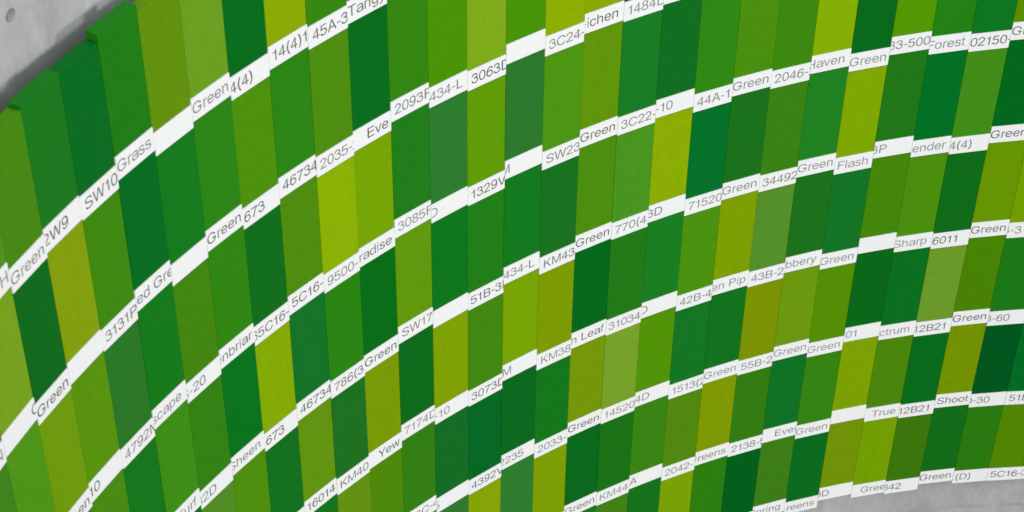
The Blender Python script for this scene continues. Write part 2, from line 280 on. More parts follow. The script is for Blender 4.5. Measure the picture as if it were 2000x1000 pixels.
'G':[[269,-7,236,-5,205,1,176,11,149,25,125,43,104,64,85,88,69,116,57,146,47,179,42,215,40,254,42,293,47,329,57,362,69,393,85,421,103,445,125,466,149,484,175,498,203,508,233,514,265,516,285,515,304,513,322,509,340,504,358,497,374,489,389,480,403,469,416,458,429,445,439,431,449,416,458,401,465,384,470,367,474,349,408,349,404,361,399,372,393,383,387,393,380,403,373,411,365,420,356,427,347,434,337,439,326,444,315,448,304,452,291,454,279,455,265,456,243,454,222,450,202,443,183,432,166,419,150,404,137,385,125,364,116,340,109,314,105,285,103,254,105,223,109,194,116,168,125,145,137,124,151,105,166,90,184,76,203,66,224,59,246,54,269,53,290,54,309,57,328,63,345,71,360,81,374,93,386,107,396,123,404,141,410,160,414,180,415,202,434,199,283,199,283,256,478,256,478,200,476,170,471,141,463,115,451,91,436,69,419,50,399,33,377,19,352,8,326,0,298,-5]],
'H':[[60,0,60,509,125,509,125,289,392,289,392,509,457,509,457,0,392,0,392,232,125,232,125,0]],
'K':[[76,0,170,0,170,179,285,260,545,0,663,0,352,307,648,515,522,515,170,264,170,515,76,515]],
'L':[[60,0,60,509,125,509,125,57,361,57,361,0]],
'M':[[73,0,157,0,157,431,374,0,460,0,677,431,677,0,761,0,761,515,640,515,417,80,193,515,73,515]],
'N':[[60,0,60,509,136,509,343,183,347,176,352,169,357,160,363,151,369,141,375,130,381,119,388,107,394,94,401,82,407,68,414,55,405,54,403,68,402,81,401,95,401,108,400,121,400,134,399,146,399,157,399,195,399,509,463,509,463,0,387,0,202,290,177,331,171,342,164,354,156,367,148,381,108,452,119,454,122,384,124,328,125,291,125,0]],
'O':[[267,-7,235,-5,205,1,177,11,150,25,126,42,105,63,86,88,70,115,57,146,48,179,42,215,40,254,42,293,48,329,57,362,70,393,86,421,105,445,126,466,150,484,177,498,205,508,235,514,267,516,299,514,329,508,357,498,384,484,408,466,429,445,448,421,464,393,477,362,486,329,491,293,493,254,491,215,486,179,477,146,464,115,448,88,429,63,408,42,384,25,357,11,329,1,299,-5],[267,53,289,54,310,59,330,66,349,76,367,89,383,105,396,123,408,144,418,168,425,194,429,223,430,254,429,286,425,314,418,341,408,365,396,386,383,404,367,420,349,433,330,443,310,450,289,454,267,456,245,454,223,450,203,443,184,433,167,420,151,404,137,385,125,364,116,340,109,314,105,285,103,254,105,223,109,194,116,168,125,144,137,123,151,105,167,89,184,76,203,66,223,59,245,54]],
'P':[[86,0,180,0,180,208,408,208,459,213,507,226,550,247,584,275,608,307,620,343,620,380,608,416,584,449,550,477,507,498,459,511,408,515,86,515],[180,270,180,457,400,457,437,453,470,442,498,424,518,402,529,377,529,350,518,324,498,302,470,285,437,274,400,270]],
'S':[[224,-9,197,-8,172,-4,149,1,128,9,108,19,91,31,76,45,64,60,54,77,46,96,41,115,38,137,104,137,107,123,110,110,116,98,123,88,132,79,142,71,154,64,166,59,180,55,194,52,209,50,224,49,241,50,257,52,272,55,286,60,299,66,311,74,321,82,329,92,336,102,341,114,345,126,346,139,345,151,342,161,338,171,332,179,325,186,316,193,307,199,296,205,284,209,272,214,259,218,245,222,184,239,154,249,128,260,105,274,86,289,71,307,60,326,54,348,52,372,53,393,58,413,65,431,75,448,87,463,102,476,119,488,138,498,158,506,180,511,203,514,227,516,252,514,275,511,296,505,316,498,334,488,351,476,365,463,377,449,387,433,394,415,399,397,401,378,337,378,334,396,326,412,316,426,302,437,286,447,267,453,247,457,225,459,209,458,194,456,180,452,167,448,156,442,145,435,136,427,129,418,123,409,118,398,116,387,115,376,116,363,119,352,124,342,131,334,139,326,148,319,158,313,169,308,180,304,191,300,202,296,212,293,264,279,276,276,287,272,299,268,312,264,324,258,336,252,347,245,359,238,369,229,379,220,387,209,395,198,401,185,405,171,407,155,408,139,407,118,403,99,396,81,386,64,374,48,360,34,343,21,323,11,302,2,278,-4,252,-8]],
'T':[[32,452,32,509,417,509,417,452,257,452,257,0,193,0,193,452]],
'V':[[204,0,16,509,84,509,192,206,197,192,203,176,209,158,215,137,222,115,230,89,239,61,248,31,235,31,244,62,252,90,260,115,267,138,274,158,279,176,285,192,290,206,395,509,463,509,278,0]],
'W':[[155,0,16,509,82,509,163,196,166,183,170,171,173,158,175,145,187,94,189,80,192,67,195,53,197,40,189,40,192,53,194,67,197,80,200,94,203,107,205,120,208,133,211,145,224,196,306,509,380,509,462,196,465,183,468,171,471,158,474,145,486,94,489,80,492,67,494,53,497,40,488,40,491,53,493,67,496,80,499,94,502,107,504,120,507,133,510,145,523,196,603,509,670,509,530,0,455,0,368,323,363,339,359,356,355,373,351,391,347,410,344,431,340,452,336,475,350,475,346,453,342,433,339,413,335,395,331,377,327,359,323,341,318,323,230,0]],
'Y':[[203,0,203,208,16,509,91,509,192,344,200,331,208,318,215,305,222,292,229,279,236,264,243,248,250,230,224,230,231,248,237,265,244,280,251,293,258,306,265,318,273,331,280,344,381,509,455,509,268,208,268,0]],
'a':[[160,-9,142,-8,126,-5,110,-1,94,5,80,12,68,22,57,32,48,45,40,58,35,73,31,90,30,108,31,123,34,138,38,150,43,161,50,171,58,179,67,187,78,193,89,199,100,203,112,207,125,211,138,213,152,216,165,218,178,220,234,227,244,228,252,230,259,232,265,235,270,238,273,243,275,248,276,255,276,257,275,268,273,279,271,288,267,297,262,304,256,311,248,317,240,322,230,326,220,329,208,330,196,331,183,330,171,329,159,326,149,322,140,318,132,313,124,307,118,301,112,294,107,288,103,281,100,274,41,291,48,308,57,322,67,335,79,346,91,355,104,364,118,370,133,375,148,379,163,382,179,384,194,384,204,384,215,383,227,382,239,379,251,376,263,372,275,367,286,360,296,353,306,343,315,333,322,320,329,306,333,290,336,272,337,251,337,0,277,0,277,52,272,52,269,45,264,38,258,32,252,25,244,18,236,12,226,6,215,1,203,-3,190,-6,176,-8],[170,45,187,46,202,49,216,53,228,59,239,66,248,74,257,83,263,93,269,104,272,115,275,126,276,138,276,190,273,188,270,186,265,184,259,182,253,180,246,179,239,177,231,176,200,171,175,168,165,166,154,164,144,162,134,159,125,155,117,150,110,145,103,139,98,132,95,124,93,115,92,105,92,95,94,87,98,79,102,72,107,66,114,61,121,56,130,52,139,49,149,47,159,46]],
'b':[[229,-8,213,-7,198,-5,184,-1,172,4,162,10,153,17,145,24,138,31,132,39,127,46,122,53,118,59,112,59,112,0,53,0,53,509,114,509,114,319,118,319,122,325,127,331,132,338,137,346,144,353,152,360,161,367,171,373,183,378,197,381,212,384,229,384,252,383,274,378,294,371,313,361,330,347,345,332,359,313,370,293,379,270,385,245,389,218,390,189,389,160,385,133,379,108,370,84,359,64,346,45,330,29,313,16,294,5,274,-2,252,-7],[220,47,237,48,253,51,267,57,279,66,291,76,301,88,309,101,316,117,321,133,325,151,327,170,328,189,327,209,325,227,321,245,316,261,309,276,301,290,291,301,280,311,267,319,253,325,237,329,220,330,203,329,188,325,174,320,161,312,150,302,140,291,132,278,125,263,120,247,116,229,113,210,113,189,113,169,116,150,120,132,125,115,132,100,140,86,150,75,162,65,174,57,188,51,204,48]],
'c':[[207,-8,182,-7,159,-2,137,6,117,16,98,30,82,46,68,64,56,85,46,108,40,133,36,159,34,187,36,216,40,243,46,268,56,291,68,312,82,330,98,346,117,360,137,371,159,378,182,383,207,384,221,384,234,383,247,380,260,377,272,373,284,368,295,362,305,356,315,349,324,341,332,332,340,322,347,312,353,301,358,289,362,277,303,262,301,269,298,276,294,283,290,289,286,295,281,301,276,306,270,311,264,315,257,319,250,322,242,325,234,327,226,329,217,329,207,330,189,329,173,325,158,319,145,310,134,300,124,287,115,274,108,258,103,242,99,224,97,206,96,187,97,169,99,151,103,134,108,117,115,102,124,89,134,76,145,66,158,57,173,51,189,48,207,46,217,47,226,48,234,49,243,52,250,54,258,58,264,62,271,66,277,71,282,76,287,82,292,89,296,95,299,102,302,110,304,117,363,102,359,90,354,78,348,67,341,56,334,46,325,37,316,29,306,21,296,15,285,9,273,4,261,-1,248,-4,235,-6,221,-8]],
'd':[[195,-8,172,-7,151,-2,130,5,111,16,94,29,79,45,66,64,55,84,46,108,39,133,35,160,34,189,35,218,39,245,46,270,55,293,66,313,79,332,95,347,112,361,131,371,151,378,173,383,196,384,213,384,228,381,241,378,253,373,263,367,272,360,280,353,287,346,293,338,298,331,303,325,306,319,311,319,311,509,372,509,372,0,313,0,313,59,307,59,303,53,298,46,293,39,287,31,280,24,272,17,263,10,252,4,241,-1,227,-5,212,-7],[205,47,221,48,236,51,250,57,263,65,274,75,284,86,293,100,299,115,305,132,309,150,311,169,312,189,311,210,309,229,305,247,300,263,293,278,284,291,275,302,263,312,251,320,237,325,221,329,205,330,187,329,172,325,157,319,145,311,133,301,124,290,115,276,108,261,103,245,99,227,97,209,96,189,97,170,99,151,103,133,109,117,115,101,124,88,134,76,145,66,158,57,172,51,188,48]],
'e':[[212,-8,185,-7,161,-2,138,6,117,16,98,30,82,46,68,64,56,85,46,108,40,132,35,159,34,187,35,215,39,242,46,267,55,290,67,311,81,329,97,346,115,359,135,370,157,378,180,383,205,384,221,384,236,382,251,379,266,374,280,368,294,361,307,351,319,341,331,329,341,315,350,299,357,282,363,263,368,242,370,219,371,194,371,169,75,169,75,221,338,221,310,202,309,220,307,237,303,254,298,269,291,282,283,294,273,305,263,314,250,321,237,326,222,329,205,330,189,329,173,326,159,321,146,313,135,304,125,294,116,282,109,270,103,256,99,241,97,226,96,211,96,178,97,157,100,139,104,122,110,106,118,92,128,80,139,70,151,61,165,55,179,50,195,47,212,46,224,47,234,48,244,50,254,53,263,56,271,61,278,66,285,73,292,80,297,88,302,96,306,105,365,91,360,77,353,63,345,51,335,39,324,29,311,19,298,11,283,4,266,-1,249,-5,231,-7]],
'f':[[228,379,228,327,6,327,6,379],[81,0,81,432,82,447,84,461,89,474,96,486,104,496,113,505,124,513,135,519,148,524,161,527,174,529,187,530,197,530,207,529,215,528,222,527,229,525,234,524,239,522,243,521,227,468,215,472,211,473,206,473,200,474,195,474,182,473,171,470,162,466,154,460,149,452,145,443,142,431,142,419,142,0]],
'g':[[207,-151,187,-150,168,-148,150,-144,134,-140,119,-134,105,-127,93,-119,82,-110,73,-101,64,-91,57,-80,51,-69,101,-41,106,-47,110,-53,116,-59,122,-66,128,-72,136,-78,145,-83,154,-88,165,-92,178,-95,192,-97,207,-97,229,-96,249,-92,267,-85,282,-75,295,-62,304,-47,310,-28,311,-6,311,68,306,68,302,62,298,56,293,49,287,41,280,34,272,28,263,21,252,16,241,11,227,8,212,5,195,5,173,6,152,10,132,17,113,27,95,39,80,53,67,71,55,90,46,112,39,136,35,163,34,191,35,220,39,246,46,271,55,293,66,314,80,332,95,347,112,361,131,371,152,378,173,383,196,384,213,384,228,382,242,378,253,373,264,367,273,360,281,353,288,346,294,338,299,331,304,325,308,319,313,319,313,379,372,379,372,-9,371,-32,367,-54,360,-73,350,-90,338,-104,324,-117,308,-127,291,-136,271,-142,251,-147,229,-150],[205,59,222,60,237,63,251,68,264,75,275,84,285,95,293,107,300,121,305,137,309,154,312,172,312,193,312,212,309,231,305,248,300,264,293,278,285,291,275,303,264,312,251,320,237,325,222,329,205,330,188,329,172,325,158,320,145,312,134,302,124,290,115,277,109,262,103,246,99,229,97,212,96,193,97,173,99,155,103,138,109,123,116,108,124,96,134,85,145,76,158,68,172,63,188,60]],
'h':[[114,227,114,0,53,0,53,509,114,509,114,287,102,287,112,312,124,332,137,349,152,362,169,372,187,379,207,383,227,384,246,383,264,380,280,376,295,369,309,360,321,349,332,336,341,321,348,304,353,285,356,264,357,240,357,0,296,0,296,235,295,256,290,275,283,291,273,304,260,315,246,323,229,328,210,329,197,328,184,326,172,322,161,317,150,311,141,303,133,293,126,283,121,271,117,257,114,243]],
'i':[[53,0,53,379,114,379,114,0],[84,443,75,444,67,446,60,449,54,455,48,461,44,468,42,475,41,483,42,491,44,499,48,506,54,512,60,517,67,521,75,523,84,524,92,523,100,521,107,517,114,512,119,506,123,499,126,491,126,483,126,475,123,468,119,461,114,455,107,449,100,446,92,444]],
'l':[[67,0,154,0,154,515,67,515]],
'm':[[53,0,53,379,112,379,112,295,108,295,112,310,118,323,125,335,132,346,141,355,151,363,161,370,172,376,183,380,195,384,207,386,219,386,239,385,257,380,273,372,287,361,299,347,309,331,316,314,321,295,312,295,317,308,322,321,329,332,337,343,347,353,357,361,368,369,381,375,394,380,407,383,422,385,437,386,453,385,468,383,483,378,497,372,510,364,522,354,532,342,541,328,548,313,553,296,556,276,557,255,557,0,496,0,496,254,494,273,490,289,483,302,473,313,460,321,447,326,433,329,419,330,406,330,395,328,384,324,374,320,365,314,358,307,351,299,345,290,341,280,338,270,336,259,335,247,335,0,274,0,274,260,273,275,269,288,262,301,253,311,242,320,229,326,215,329,199,330,188,330,178,328,168,325,158,320,148,314,140,307,132,299,126,289,121,278,117,266,114,253,114,238,114,0]],
'n':[[114,227,114,0,53,0,53,379,112,379,112,287,102,287,112,312,124,332,137,349,152,362,169,372,187,379,207,383,227,384,246,383,264,380,280,376,295,369,309,360,321,349,332,336,341,321,348,304,353,285,356,264,357,240,357,0,296,0,296,235,295,256,290,275,283,291,273,304,260,315,246,323,229,328,210,329,197,328,184,326,172,322,161,317,150,311,141,303,133,293,126,283,121,271,117,257,114,243]],
'o':[[207,-8,182,-7,159,-2,137,6,117,16,98,30,82,46,68,64,56,85,46,108,40,133,36,159,34,187,36,216,40,243,46,268,56,291,68,312,82,330,98,346,117,360,137,371,159,378,182,383,207,384,233,383,256,378,278,371,299,360,317,346,333,330,347,312,359,291,369,268,376,243,380,216,381,187,380,159,376,133,369,108,359,85,347,64,333,46,317,30,299,16,278,6,256,-2,233,-7],[207,46,226,48,242,51,257,57,270,66,282,76,292,89,300,102,307,117,312,134,316,151,318,169,319,187,318,206,316,224,312,242,307,258,300,274,292,287,282,300,270,310,257,319,242,325,226,329,207,330,189,329,173,325,158,319,145,310,134,300,124,287,115,274,108,258,103,242,99,224,97,206,96,187,97,169,99,151,103,134,108,117,115,102,124,89,134,76,145,66,158,57,173,51,189,48]],
'p':[[53,-143,53,379,112,379,112,319,118,319,122,325,126,331,131,338,137,346,144,353,152,360,161,367,171,373,183,378,197,381,212,384,229,384,252,383,274,378,294,371,313,361,330,347,345,332,359,313,370,293,379,270,385,245,389,218,390,189,389,160,385,133,379,108,370,84,359,64,346,45,330,29,313,16,294,5,274,-2,252,-7,229,-8,213,-7,198,-5,184,-1,173,4,162,10,153,17,145,24,138,31,132,39,127,46,122,53,118,59,114,59,114,-143],[220,47,237,48,253,51,267,57,279,66,291,76,301,88,309,101,316,117,321,133,325,151,327,170,328,189,327,209,325,227,321,245,316,261,309,276,301,290,291,301,280,311,267,319,253,325,237,329,220,330,203,329,188,325,174,320,161,312,150,302,140,291,132,278,125,263,120,247,116,229,113,210,113,189,113,169,116,150,120,132,125,115,132,100,140,86,150,75,162,65,174,57,188,51,204,48]],
'r':[[53,0,53,379,112,379,112,321,115,321,122,335,130,347,140,358,152,367,166,375,181,380,196,384,213,385,229,384,243,384,243,322,230,324,224,325,219,325,213,326,207,326,194,325,182,323,170,319,159,315,149,309,140,301,132,293,126,284,121,273,117,262,114,250,114,237,114,0]],
's':[[182,-8,163,-7,145,-5,128,-2,112,3,98,10,84,18,72,27,62,38,53,50,45,63,40,78,36,94,94,107,99,92,105,79,114,69,124,60,136,54,150,49,165,46,181,45,200,46,217,50,232,55,244,62,255,71,262,81,267,91,268,103,267,112,265,121,260,129,254,136,246,142,237,147,225,151,212,155,149,170,125,177,104,186,87,196,72,208,61,222,53,237,48,255,47,274,48,290,51,305,57,319,65,332,75,343,87,354,100,363,115,370,131,377,149,381,167,384,187,384,206,384,223,381,239,378,254,372,267,366,279,358,290,349,299,339,307,328,314,316,319,303,324,290,268,277,264,288,258,298,251,307,243,316,232,323,219,328,205,331,187,333,171,332,156,329,143,324,131,317,121,308,114,299,110,289,109,277,110,267,112,258,117,250,124,243,133,237,144,232,157,227,172,223,229,209,254,202,275,194,292,183,306,171,317,158,325,142,330,125,331,107,330,90,326,75,321,61,312,47,302,35,290,24,276,15,260,6,242,0,223,-5,203,-7]],
't':[[204,379,204,327,6,327,6,379],[65,471,126,471,126,98,127,86,128,76,132,68,136,61,142,56,150,53,159,51,170,50,185,51,202,54,213,2,208,0,203,-1,198,-2,192,-3,186,-3,180,-4,174,-4,168,-4,145,-3,125,2,107,10,92,21,80,35,72,52,67,71,65,93]],
'u':[[182,-5,164,-4,146,-1,130,4,115,11,101,20,89,31,78,44,69,59,62,76,57,95,54,116,53,139,53,379,114,379,114,144,115,123,119,105,127,89,137,75,150,64,164,56,181,52,200,50,213,51,226,53,238,57,249,62,259,69,268,77,276,86,283,97,289,109,293,122,295,137,296,153,296,379,357,379,357,0,298,0,298,92,307,92,297,67,286,47,272,30,257,17,240,7,222,0,203,-4]],
'v':[[163,0,17,379,84,379,165,155,171,138,177,121,182,104,187,87,191,70,196,53,201,37,206,21,184,21,189,37,194,53,198,70,203,87,207,104,213,121,218,138,224,155,305,379,371,379,226,0]],
'w':[[138,0,23,379,87,379,133,214,138,196,143,177,149,157,154,137,159,115,165,91,170,67,175,41,165,41,170,66,175,90,180,113,186,135,191,156,196,176,201,195,206,214,252,379,316,379,362,214,366,196,371,176,376,157,382,136,387,114,392,91,397,67,402,41,391,41,397,66,402,90,408,113,413,135,418,156,423,176,429,195,434,214,480,379,545,379,429,0,368,0,319,172,305,225,301,239,297,252,294,266,291,280,277,338,291,338,277,280,263,225,259,211,255,198,252,185,248,172,199,0]],
'x':[[21,0,171,218,171,171,29,379,100,379,147,306,156,292,164,279,172,266,179,253,186,241,193,229,200,217,207,206,175,206,183,217,190,229,196,241,202,253,209,266,216,279,224,292,233,306,282,379,352,379,209,169,209,214,358,0,287,0,231,85,222,99,214,112,207,124,200,136,193,148,187,159,180,171,173,182,205,182,198,171,191,159,185,148,178,136,172,124,165,112,157,99,148,85,91,0]],
'y':[[47,-139,61,-86,71,-87,80,-89,88,-90,96,-90,104,-89,111,-87,118,-84,124,-80,130,-74,136,-67,141,-58,146,-48,151,-36,163,-1,17,379,84,379,165,155,171,138,177,121,182,104,187,87,191,70,196,53,201,37,206,21,184,21,188,37,193,53,198,70,202,87,207,104,212,121,218,138,224,155,305,379,371,379,204,-58,198,-72,191,-85,184,-97,177,-107,168,-116,159,-124,150,-130,139,-136,128,-140,117,-143,104,-145,91,-145,84,-145,77,-145,71,-144,65,-143,59,-142,54,-141,51,-140]]}
BOX = {'0':(37,519,556),'1':(70,328,470),'2':(26,507,556),'3':(34,522,556),'4':(25,523,556),'5':(32,514,556),'6':(38,518,556),'7':(37,523,556),'8':(38,517,556),'9':(42,514,556),
 'A':(14,654,667),'B':(74,627,667),'C':(44,681,722),'D':(81,674,722),'E':(86,616,667),'F':(86,583,611),'G':(48,704,778),'H':(77,646,722),'K':(76,663,667),'L':(76,537,556),'M':(73,761,833),
 'N':(76,646,722),'O':(39,739,778),'P':(86,622,667),'S':(49,620,667),'T':(14,597,611),'V':(20,647,667),'W':(16,928,944),'Y':(14,653,640),'a':(36,530,556),'b':(58,517,556),'c':(30,477,500),
 'd':(35,499,556),'e':(40,516,556),'f':(14,262,278),'g':(40,499,556),'h':(65,491,556),'i':(67,154,222),'l':(67,154,222),'m':(65,769,833),'n':(65,491,556),'o':(35,521,556),'p':(58,517,556),
 'r':(77,332,333),'s':(32,464,500),'t':(14,257,278),'u':(68,489,556),'v':(8,492,500),'w':(14,709,722),'x':(11,490,500),'y':(11,489,500),'(':(68,299,333),')':(34,265,333),'-':(44,289,333),'.':(87,191,278),"'":(53,157,191)}
EM, YS, BASE = 0.343, 0.245 / 509.0, 0.160
def inside(p, poly):
    r = False
    for i in range(len(poly)):
        (x1, y1), (x2, y2) = poly[i - 1], poly[i]
        if (y1 > p[1]) != (y2 > p[1]) and p[0] < (x2 - x1) * (p[1] - y1) / (y2 - y1) + x1: r = not r
    return r
def lettering_bmesh(text, x0):
    bm = bmesh.new(); x = x0; layer = 0
    for ch in text:
        if ch == ' ': x += 0.278 * EM; continue
        lo, hi, adv = BOX[ch]
        sps = GLYPHS[ch]
        xs = [q for s in sps for q in s[0::2]]; gl, gh = min(xs), max(xs)
        polys = [[((lo + (s[i] - gl) / (gh - gl) * (hi - lo)) / 1000 * EM + x, BASE + s[i + 1] * YS) for i in range(0, len(s), 2)] for s in sps]
        areas = [sum(p[i][0] * p[i - 1][1] - p[i - 1][0] * p[i][1] for i in range(len(p))) for p in polys]
        sign = areas[max(range(len(polys)), key=lambda i: abs(areas[i]))]
        outer = [i for i in range(len(polys)) if areas[i] * sign > 0]
        for i in outer:                              # overlapping strokes of one letter are filled one by one
            cu = bpy.data.curves.new('lettering', 'CURVE'); cu.dimensions = '2D'; cu.fill_mode = 'BOTH'
            for k in [i] + [h for h in range(len(polys)) if areas[h] * sign < 0 and inside(polys[h][0], polys[i])]:
                sp_ = cu.splines.new('POLY'); sp_.points.add(len(polys[k]) - 1); sp_.use_cyclic_u = True
                for q, (px, py) in enumerate(polys[k]): sp_.points[q].co = (px, py, 0, 1)
            o = bpy.data.objects.new('lettering', cu)
            me = bpy.data.meshes.new_from_object(o)
            n0 = len(bm.verts)
            bm.from_mesh(me); bm.verts.ensure_lookup_table()
            for v in bm.verts[n0:]: v.co.z = layer * 0.0004
            layer += 1
            bpy.data.objects.remove(o); bpy.data.curves.remove(cu); bpy.data.meshes.remove(me)
        x += adv / 1000 * EM
    for px, nx in ((0.010, -1), (0.990, 1)):        # the caption is cropped at the tile's edges
        bmesh.ops.bisect_plane(bm, geom=bm.verts[:] + bm.edges[:] + bm.faces[:], plane_co=(px, 0, 0), plane_no=(nx, 0, 0), clear_outer=True)
    return bm

# ---------------------------------------------------------------- tiles: rows A..H from the top, colour as seen (sRGB), caption, pen start
TILES = {}
def row(r, c0, items):
    for i, it in enumerate(items):
        TILES[(r, c0 + i)] = it
# row A
row(0, -1, [((62,130,24),'',0), ((75,146,28),'H',.72), ((70,134,16),'Green',.0), ((26,118,30),'2W9',-.06,.07), ((8,106,34),'SW10',.09),
 ((32,122,24),'Grass',.0), ((96,142,14),'',0), ((106,154,34),'Green',.0), ((10,106,30),'4(4)',-.03,.10), ((130,159,0),'14(4)1-',.08,.10), ((52,132,18),'45A-3',.1),
 ((66,136,18),'Tangy',.01,.11)])
# row B
row(1, -1, [((70,140,20),'N',.7), ((118,160,28),'C',.86), ((8,104,26),'Green',.0,.08), ((125,151,0),'',0), ((62,134,14),'3131P',.08), ((2,106,34),'ed Gre',.01),
 ((22,120,30),'',0), ((44,130,24),'Green',.0), ((76,142,14),'673',.02,.09), ((44,130,22),'46734',.085,.10), ((76,138,18),'2035-2',.085,.16), ((12,106,30),'Eve',.34,.08),
 ((52,130,20),'2093F',.09,.15), ((72,144,10),'434-L',.0,.18), ((124,166,32),'3063D',.09,.08), ((70,144,12),'',0), ((132,163,0),'3C24-',.09,.17), ((128,159,1),'-ichen',-.065,.09),
 ((14,106,32),'1484D',.08,.18), ((22,112,30),'',0), ((48,132,22),'',0), ((62,132,20),'',0), ((90,144,14),'',0), ((44,128,22),'',0)])
# row C
row(2, -2, [((40,120,28),'',0), ((62,130,24),'',0), ((78,148,18),'',0), ((106,148,2),'Green',.0,.1), ((88,146,10),'10',-.05,.08), ((42,118,40),'4792M',.09,.15), ((20,120,26),'scape',-.07,.17), ((66,132,16),'S-20',-.17,.14),
 ((48,132,18),'enbriar',-.14,.12), ((18,108,30),'65C16-',-.09,.12), ((78,138,16),'5C16-0',.085,.10), ((132,167,1),'9500-',.085,.17), ((112,155,3),'radise',-.02,.12), ((34,122,28),'3085F',.08,.18),
 ((46,122,48),'D',-.06,.2), ((94,152,10),'1329V',.07,.10), ((44,118,46),'M',-.14,.15), ((76,146,20),'SW23',.09,.16), ((94,146,14),'Green',.0,.10), ((26,122,38),'3C22-',.085,.17), ((20,108,36),'-10',-.02,.15),
 ((48,134,22),'44A-1A',.085,.17), ((74,140,18),'Green',-.01,.17), ((60,134,18),'2046-2',.08,.16), ((126,165,5),'Haven',-.12,.2), ((12,104,30),'Green',-.01,.19), ((82,150,8),'33-500',-.07,.17),
 ((36,128,24),'Forest',-.09,.18), ((16,118,34),'02150-',.01,.10), ((94,140,4),'Green',.0,.12), ((60,130,20),'',0)])
# row D
row(3, 1, [((62,132,20),'',0), ((74,138,16),'',0), ((22,118,30),'',0), ((62,140,24),'Turf',.26,.15), ((52,128,20),'82D',-.13,.16), ((10,114,32),'Sheen',-.11,.17), ((126,161,0),'673',.03,.08),
 ((22,114,42),'46734',.085,.09), ((42,130,20),'786(3)',.09,.14), ((10,108,26),'Green',.0,.09), ((96,150,16),'SW17.',.09,.15), ((16,116,32),'',0), ((34,124,26),'51B-3D',.06,.10), ((20,120,32),'434-L',-.01,.17),
 ((26,112,34),'KM43',.10,.14), ((76,140,18),'Green',.0,.10), ((72,146,34),'770(4)',.085,.18), ((132,163,1),'73D',-.24,.15), ((8,112,44),'71520',.09,.18), ((28,112,30),'Green',-.01,.17),
 ((58,128,24),'34492',.08,.17), ((34,128,36),'Green',.0,.19), ((121,159,0),'Flash',.06,.2), ((34,118,26),'3P',-.08,.17), ((6,112,38),'ender',.01,.19), ((66,140,28),'4(4)',-.03,.16), ((4,104,32),'Green',.0,.09), ((60,130,20),'',0)])
# row E
row(4, 4, [((16,112,34),'',0), ((82,140,40),'',0), ((78,142,14),'',0), ((20,112,30),'',0), ((98,146,18),'160141',.055,.09), ((30,112,34),'KM40',.08,.15), ((116,146,8),'Yew',.28,.08), ((16,106,30),'7174D',.08,.17),
 ((122,153,1),'-10',-.02,.18), ((66,134,18),'3073D',.08,.11), ((114,155,1),'M',-.02,.17), ((118,147,1),'KM38',.10,.19), ((8,104,30),'n Leaf',-.02,.12), ((36,120,26),'31034',.06,.17), ((28,124,36),'D',-.06,.16),
 ((74,144,18),'42B-4',.085,.17), ((120,151,5),'en Pip',-.04,.19), ((84,142,46),'43B-2',.08,.18), ((30,112,30),'bbery',.01,.19), ((22,116,40),'Green',-.03,.2), ((68,134,14),'',0), ((76,142,18),'Sharp',-.05,.21),
 ((18,108,28),'6011',.01,.09), ((100,144,4),'Green',.0,.11), ((112,151,0),'G-3',-.2,.18), ((40,126,26),'',0)])
# row F
row(5, 7, [((30,118,30),'',0), ((24,116,30),'',0), ((98,144,20),'',0), ((78,136,12),'',0), ((52,126,22),'3C-4',.33,.16), ((22,108,38),'5',-.09,.17), ((8,104,38),'4392V',.08,.11), ((14,104,34),'2235',-.09,.16),
 ((22,118,30),'2033-',.09,.17), ((112,144,14),'Green',.0,.10), ((118,160,48),'14520',.08,.19), ((82,146,10),'4D',-.01,.16), ((22,117,38),'1513(2)',.08,.18), ((20,114,32),'Green',.0,.20), ((118,141,0),'55B-2',.085,.18),
 ((104,146,18),'Green',.0,.19), ((84,142,8),'Green',-.02,.21), ((14,104,28),'01',.03,.18), ((14,112,34),'ctrum',.0,.21), ((108,154,44),'12B21',-.05,.12), ((74,132,4),'Green',.0,.09), ((30,122,26),'3-60',-.09,.16), ((20,112,36),'',0)])
# row G
row(6, 11, [((80,140,16),'',0), ((50,120,50),'',0), ((128,157,1),'',0), ((48,124,50),'',0), ((120,151,0),'',0), ((12,104,30),'Green',.0,.13), ((28,114,24),'KM44',.08,.2), ((58,132,22),'A',.01,.15), ((82,136,18),'2042-',.085,.18),
 ((122,147,0),'Greens',-.2,.17), ((52,124,20),'2138-5',.08,.15), ((18,114,40),'Ever',.34,.16), ((54,132,22),'Green',-.01,.20), ((122,155,0),'',0), ((76,134,16),'True',.19,.18), ((12,108,30),'12B21',-.04,.11),
 ((112,142,2),'Shoot',.04,.09), ((4,88,34),'0-30',-.12,.15), ((4,110,40),'51B',.1,.12), ((60,130,20),'',0)])
# row H
row(7, 17, [((68,128,24),'',0), ((24,114,30),'',0), ((118,155,5),'',0), ((46,126,18),'',0), ((4,96,30),'',0), ((62,126,26),'Spring',-.13,.17), ((14,108,32),'Greens',-.22,.16), ((110,142,10),'0D',-.12,.15), ((112,154,2),'Green',.26,.15),
 ((62,120,16),'642',-.08,.12), ((22,110,28),'Green',-.01,.11), ((44,124,20),'.(D)',-.04,.15), ((84,136,4),'5C16-',.085,.10), ((40,124,24),'0',-.03,.12)])


def lin(v):
    v /= 255.0
    return v / 12.92 if v <= 0.04045 else ((v + 0.055) / 1.055) ** 2.4
def colour_word(r, g, b):
    if r >= 100 and b >= 30: return 'pale lime green'
    if r >= 130: return 'bright yellow green'
    if r >= 106: return 'mustard yellow green'
    if r >= 88: return 'olive green'
    if r >= 76 and b >= 36: return 'greyish light green'
    if r >= 68: return 'grass green'
    if r >= 56: return 'moss green'
    if r >= 40: return 'greyish green' if b >= 36 else 'leaf green'
    if r >= 24: return 'mid green'
    return 'dark bluish green' if b >= 36 else 'dark green'

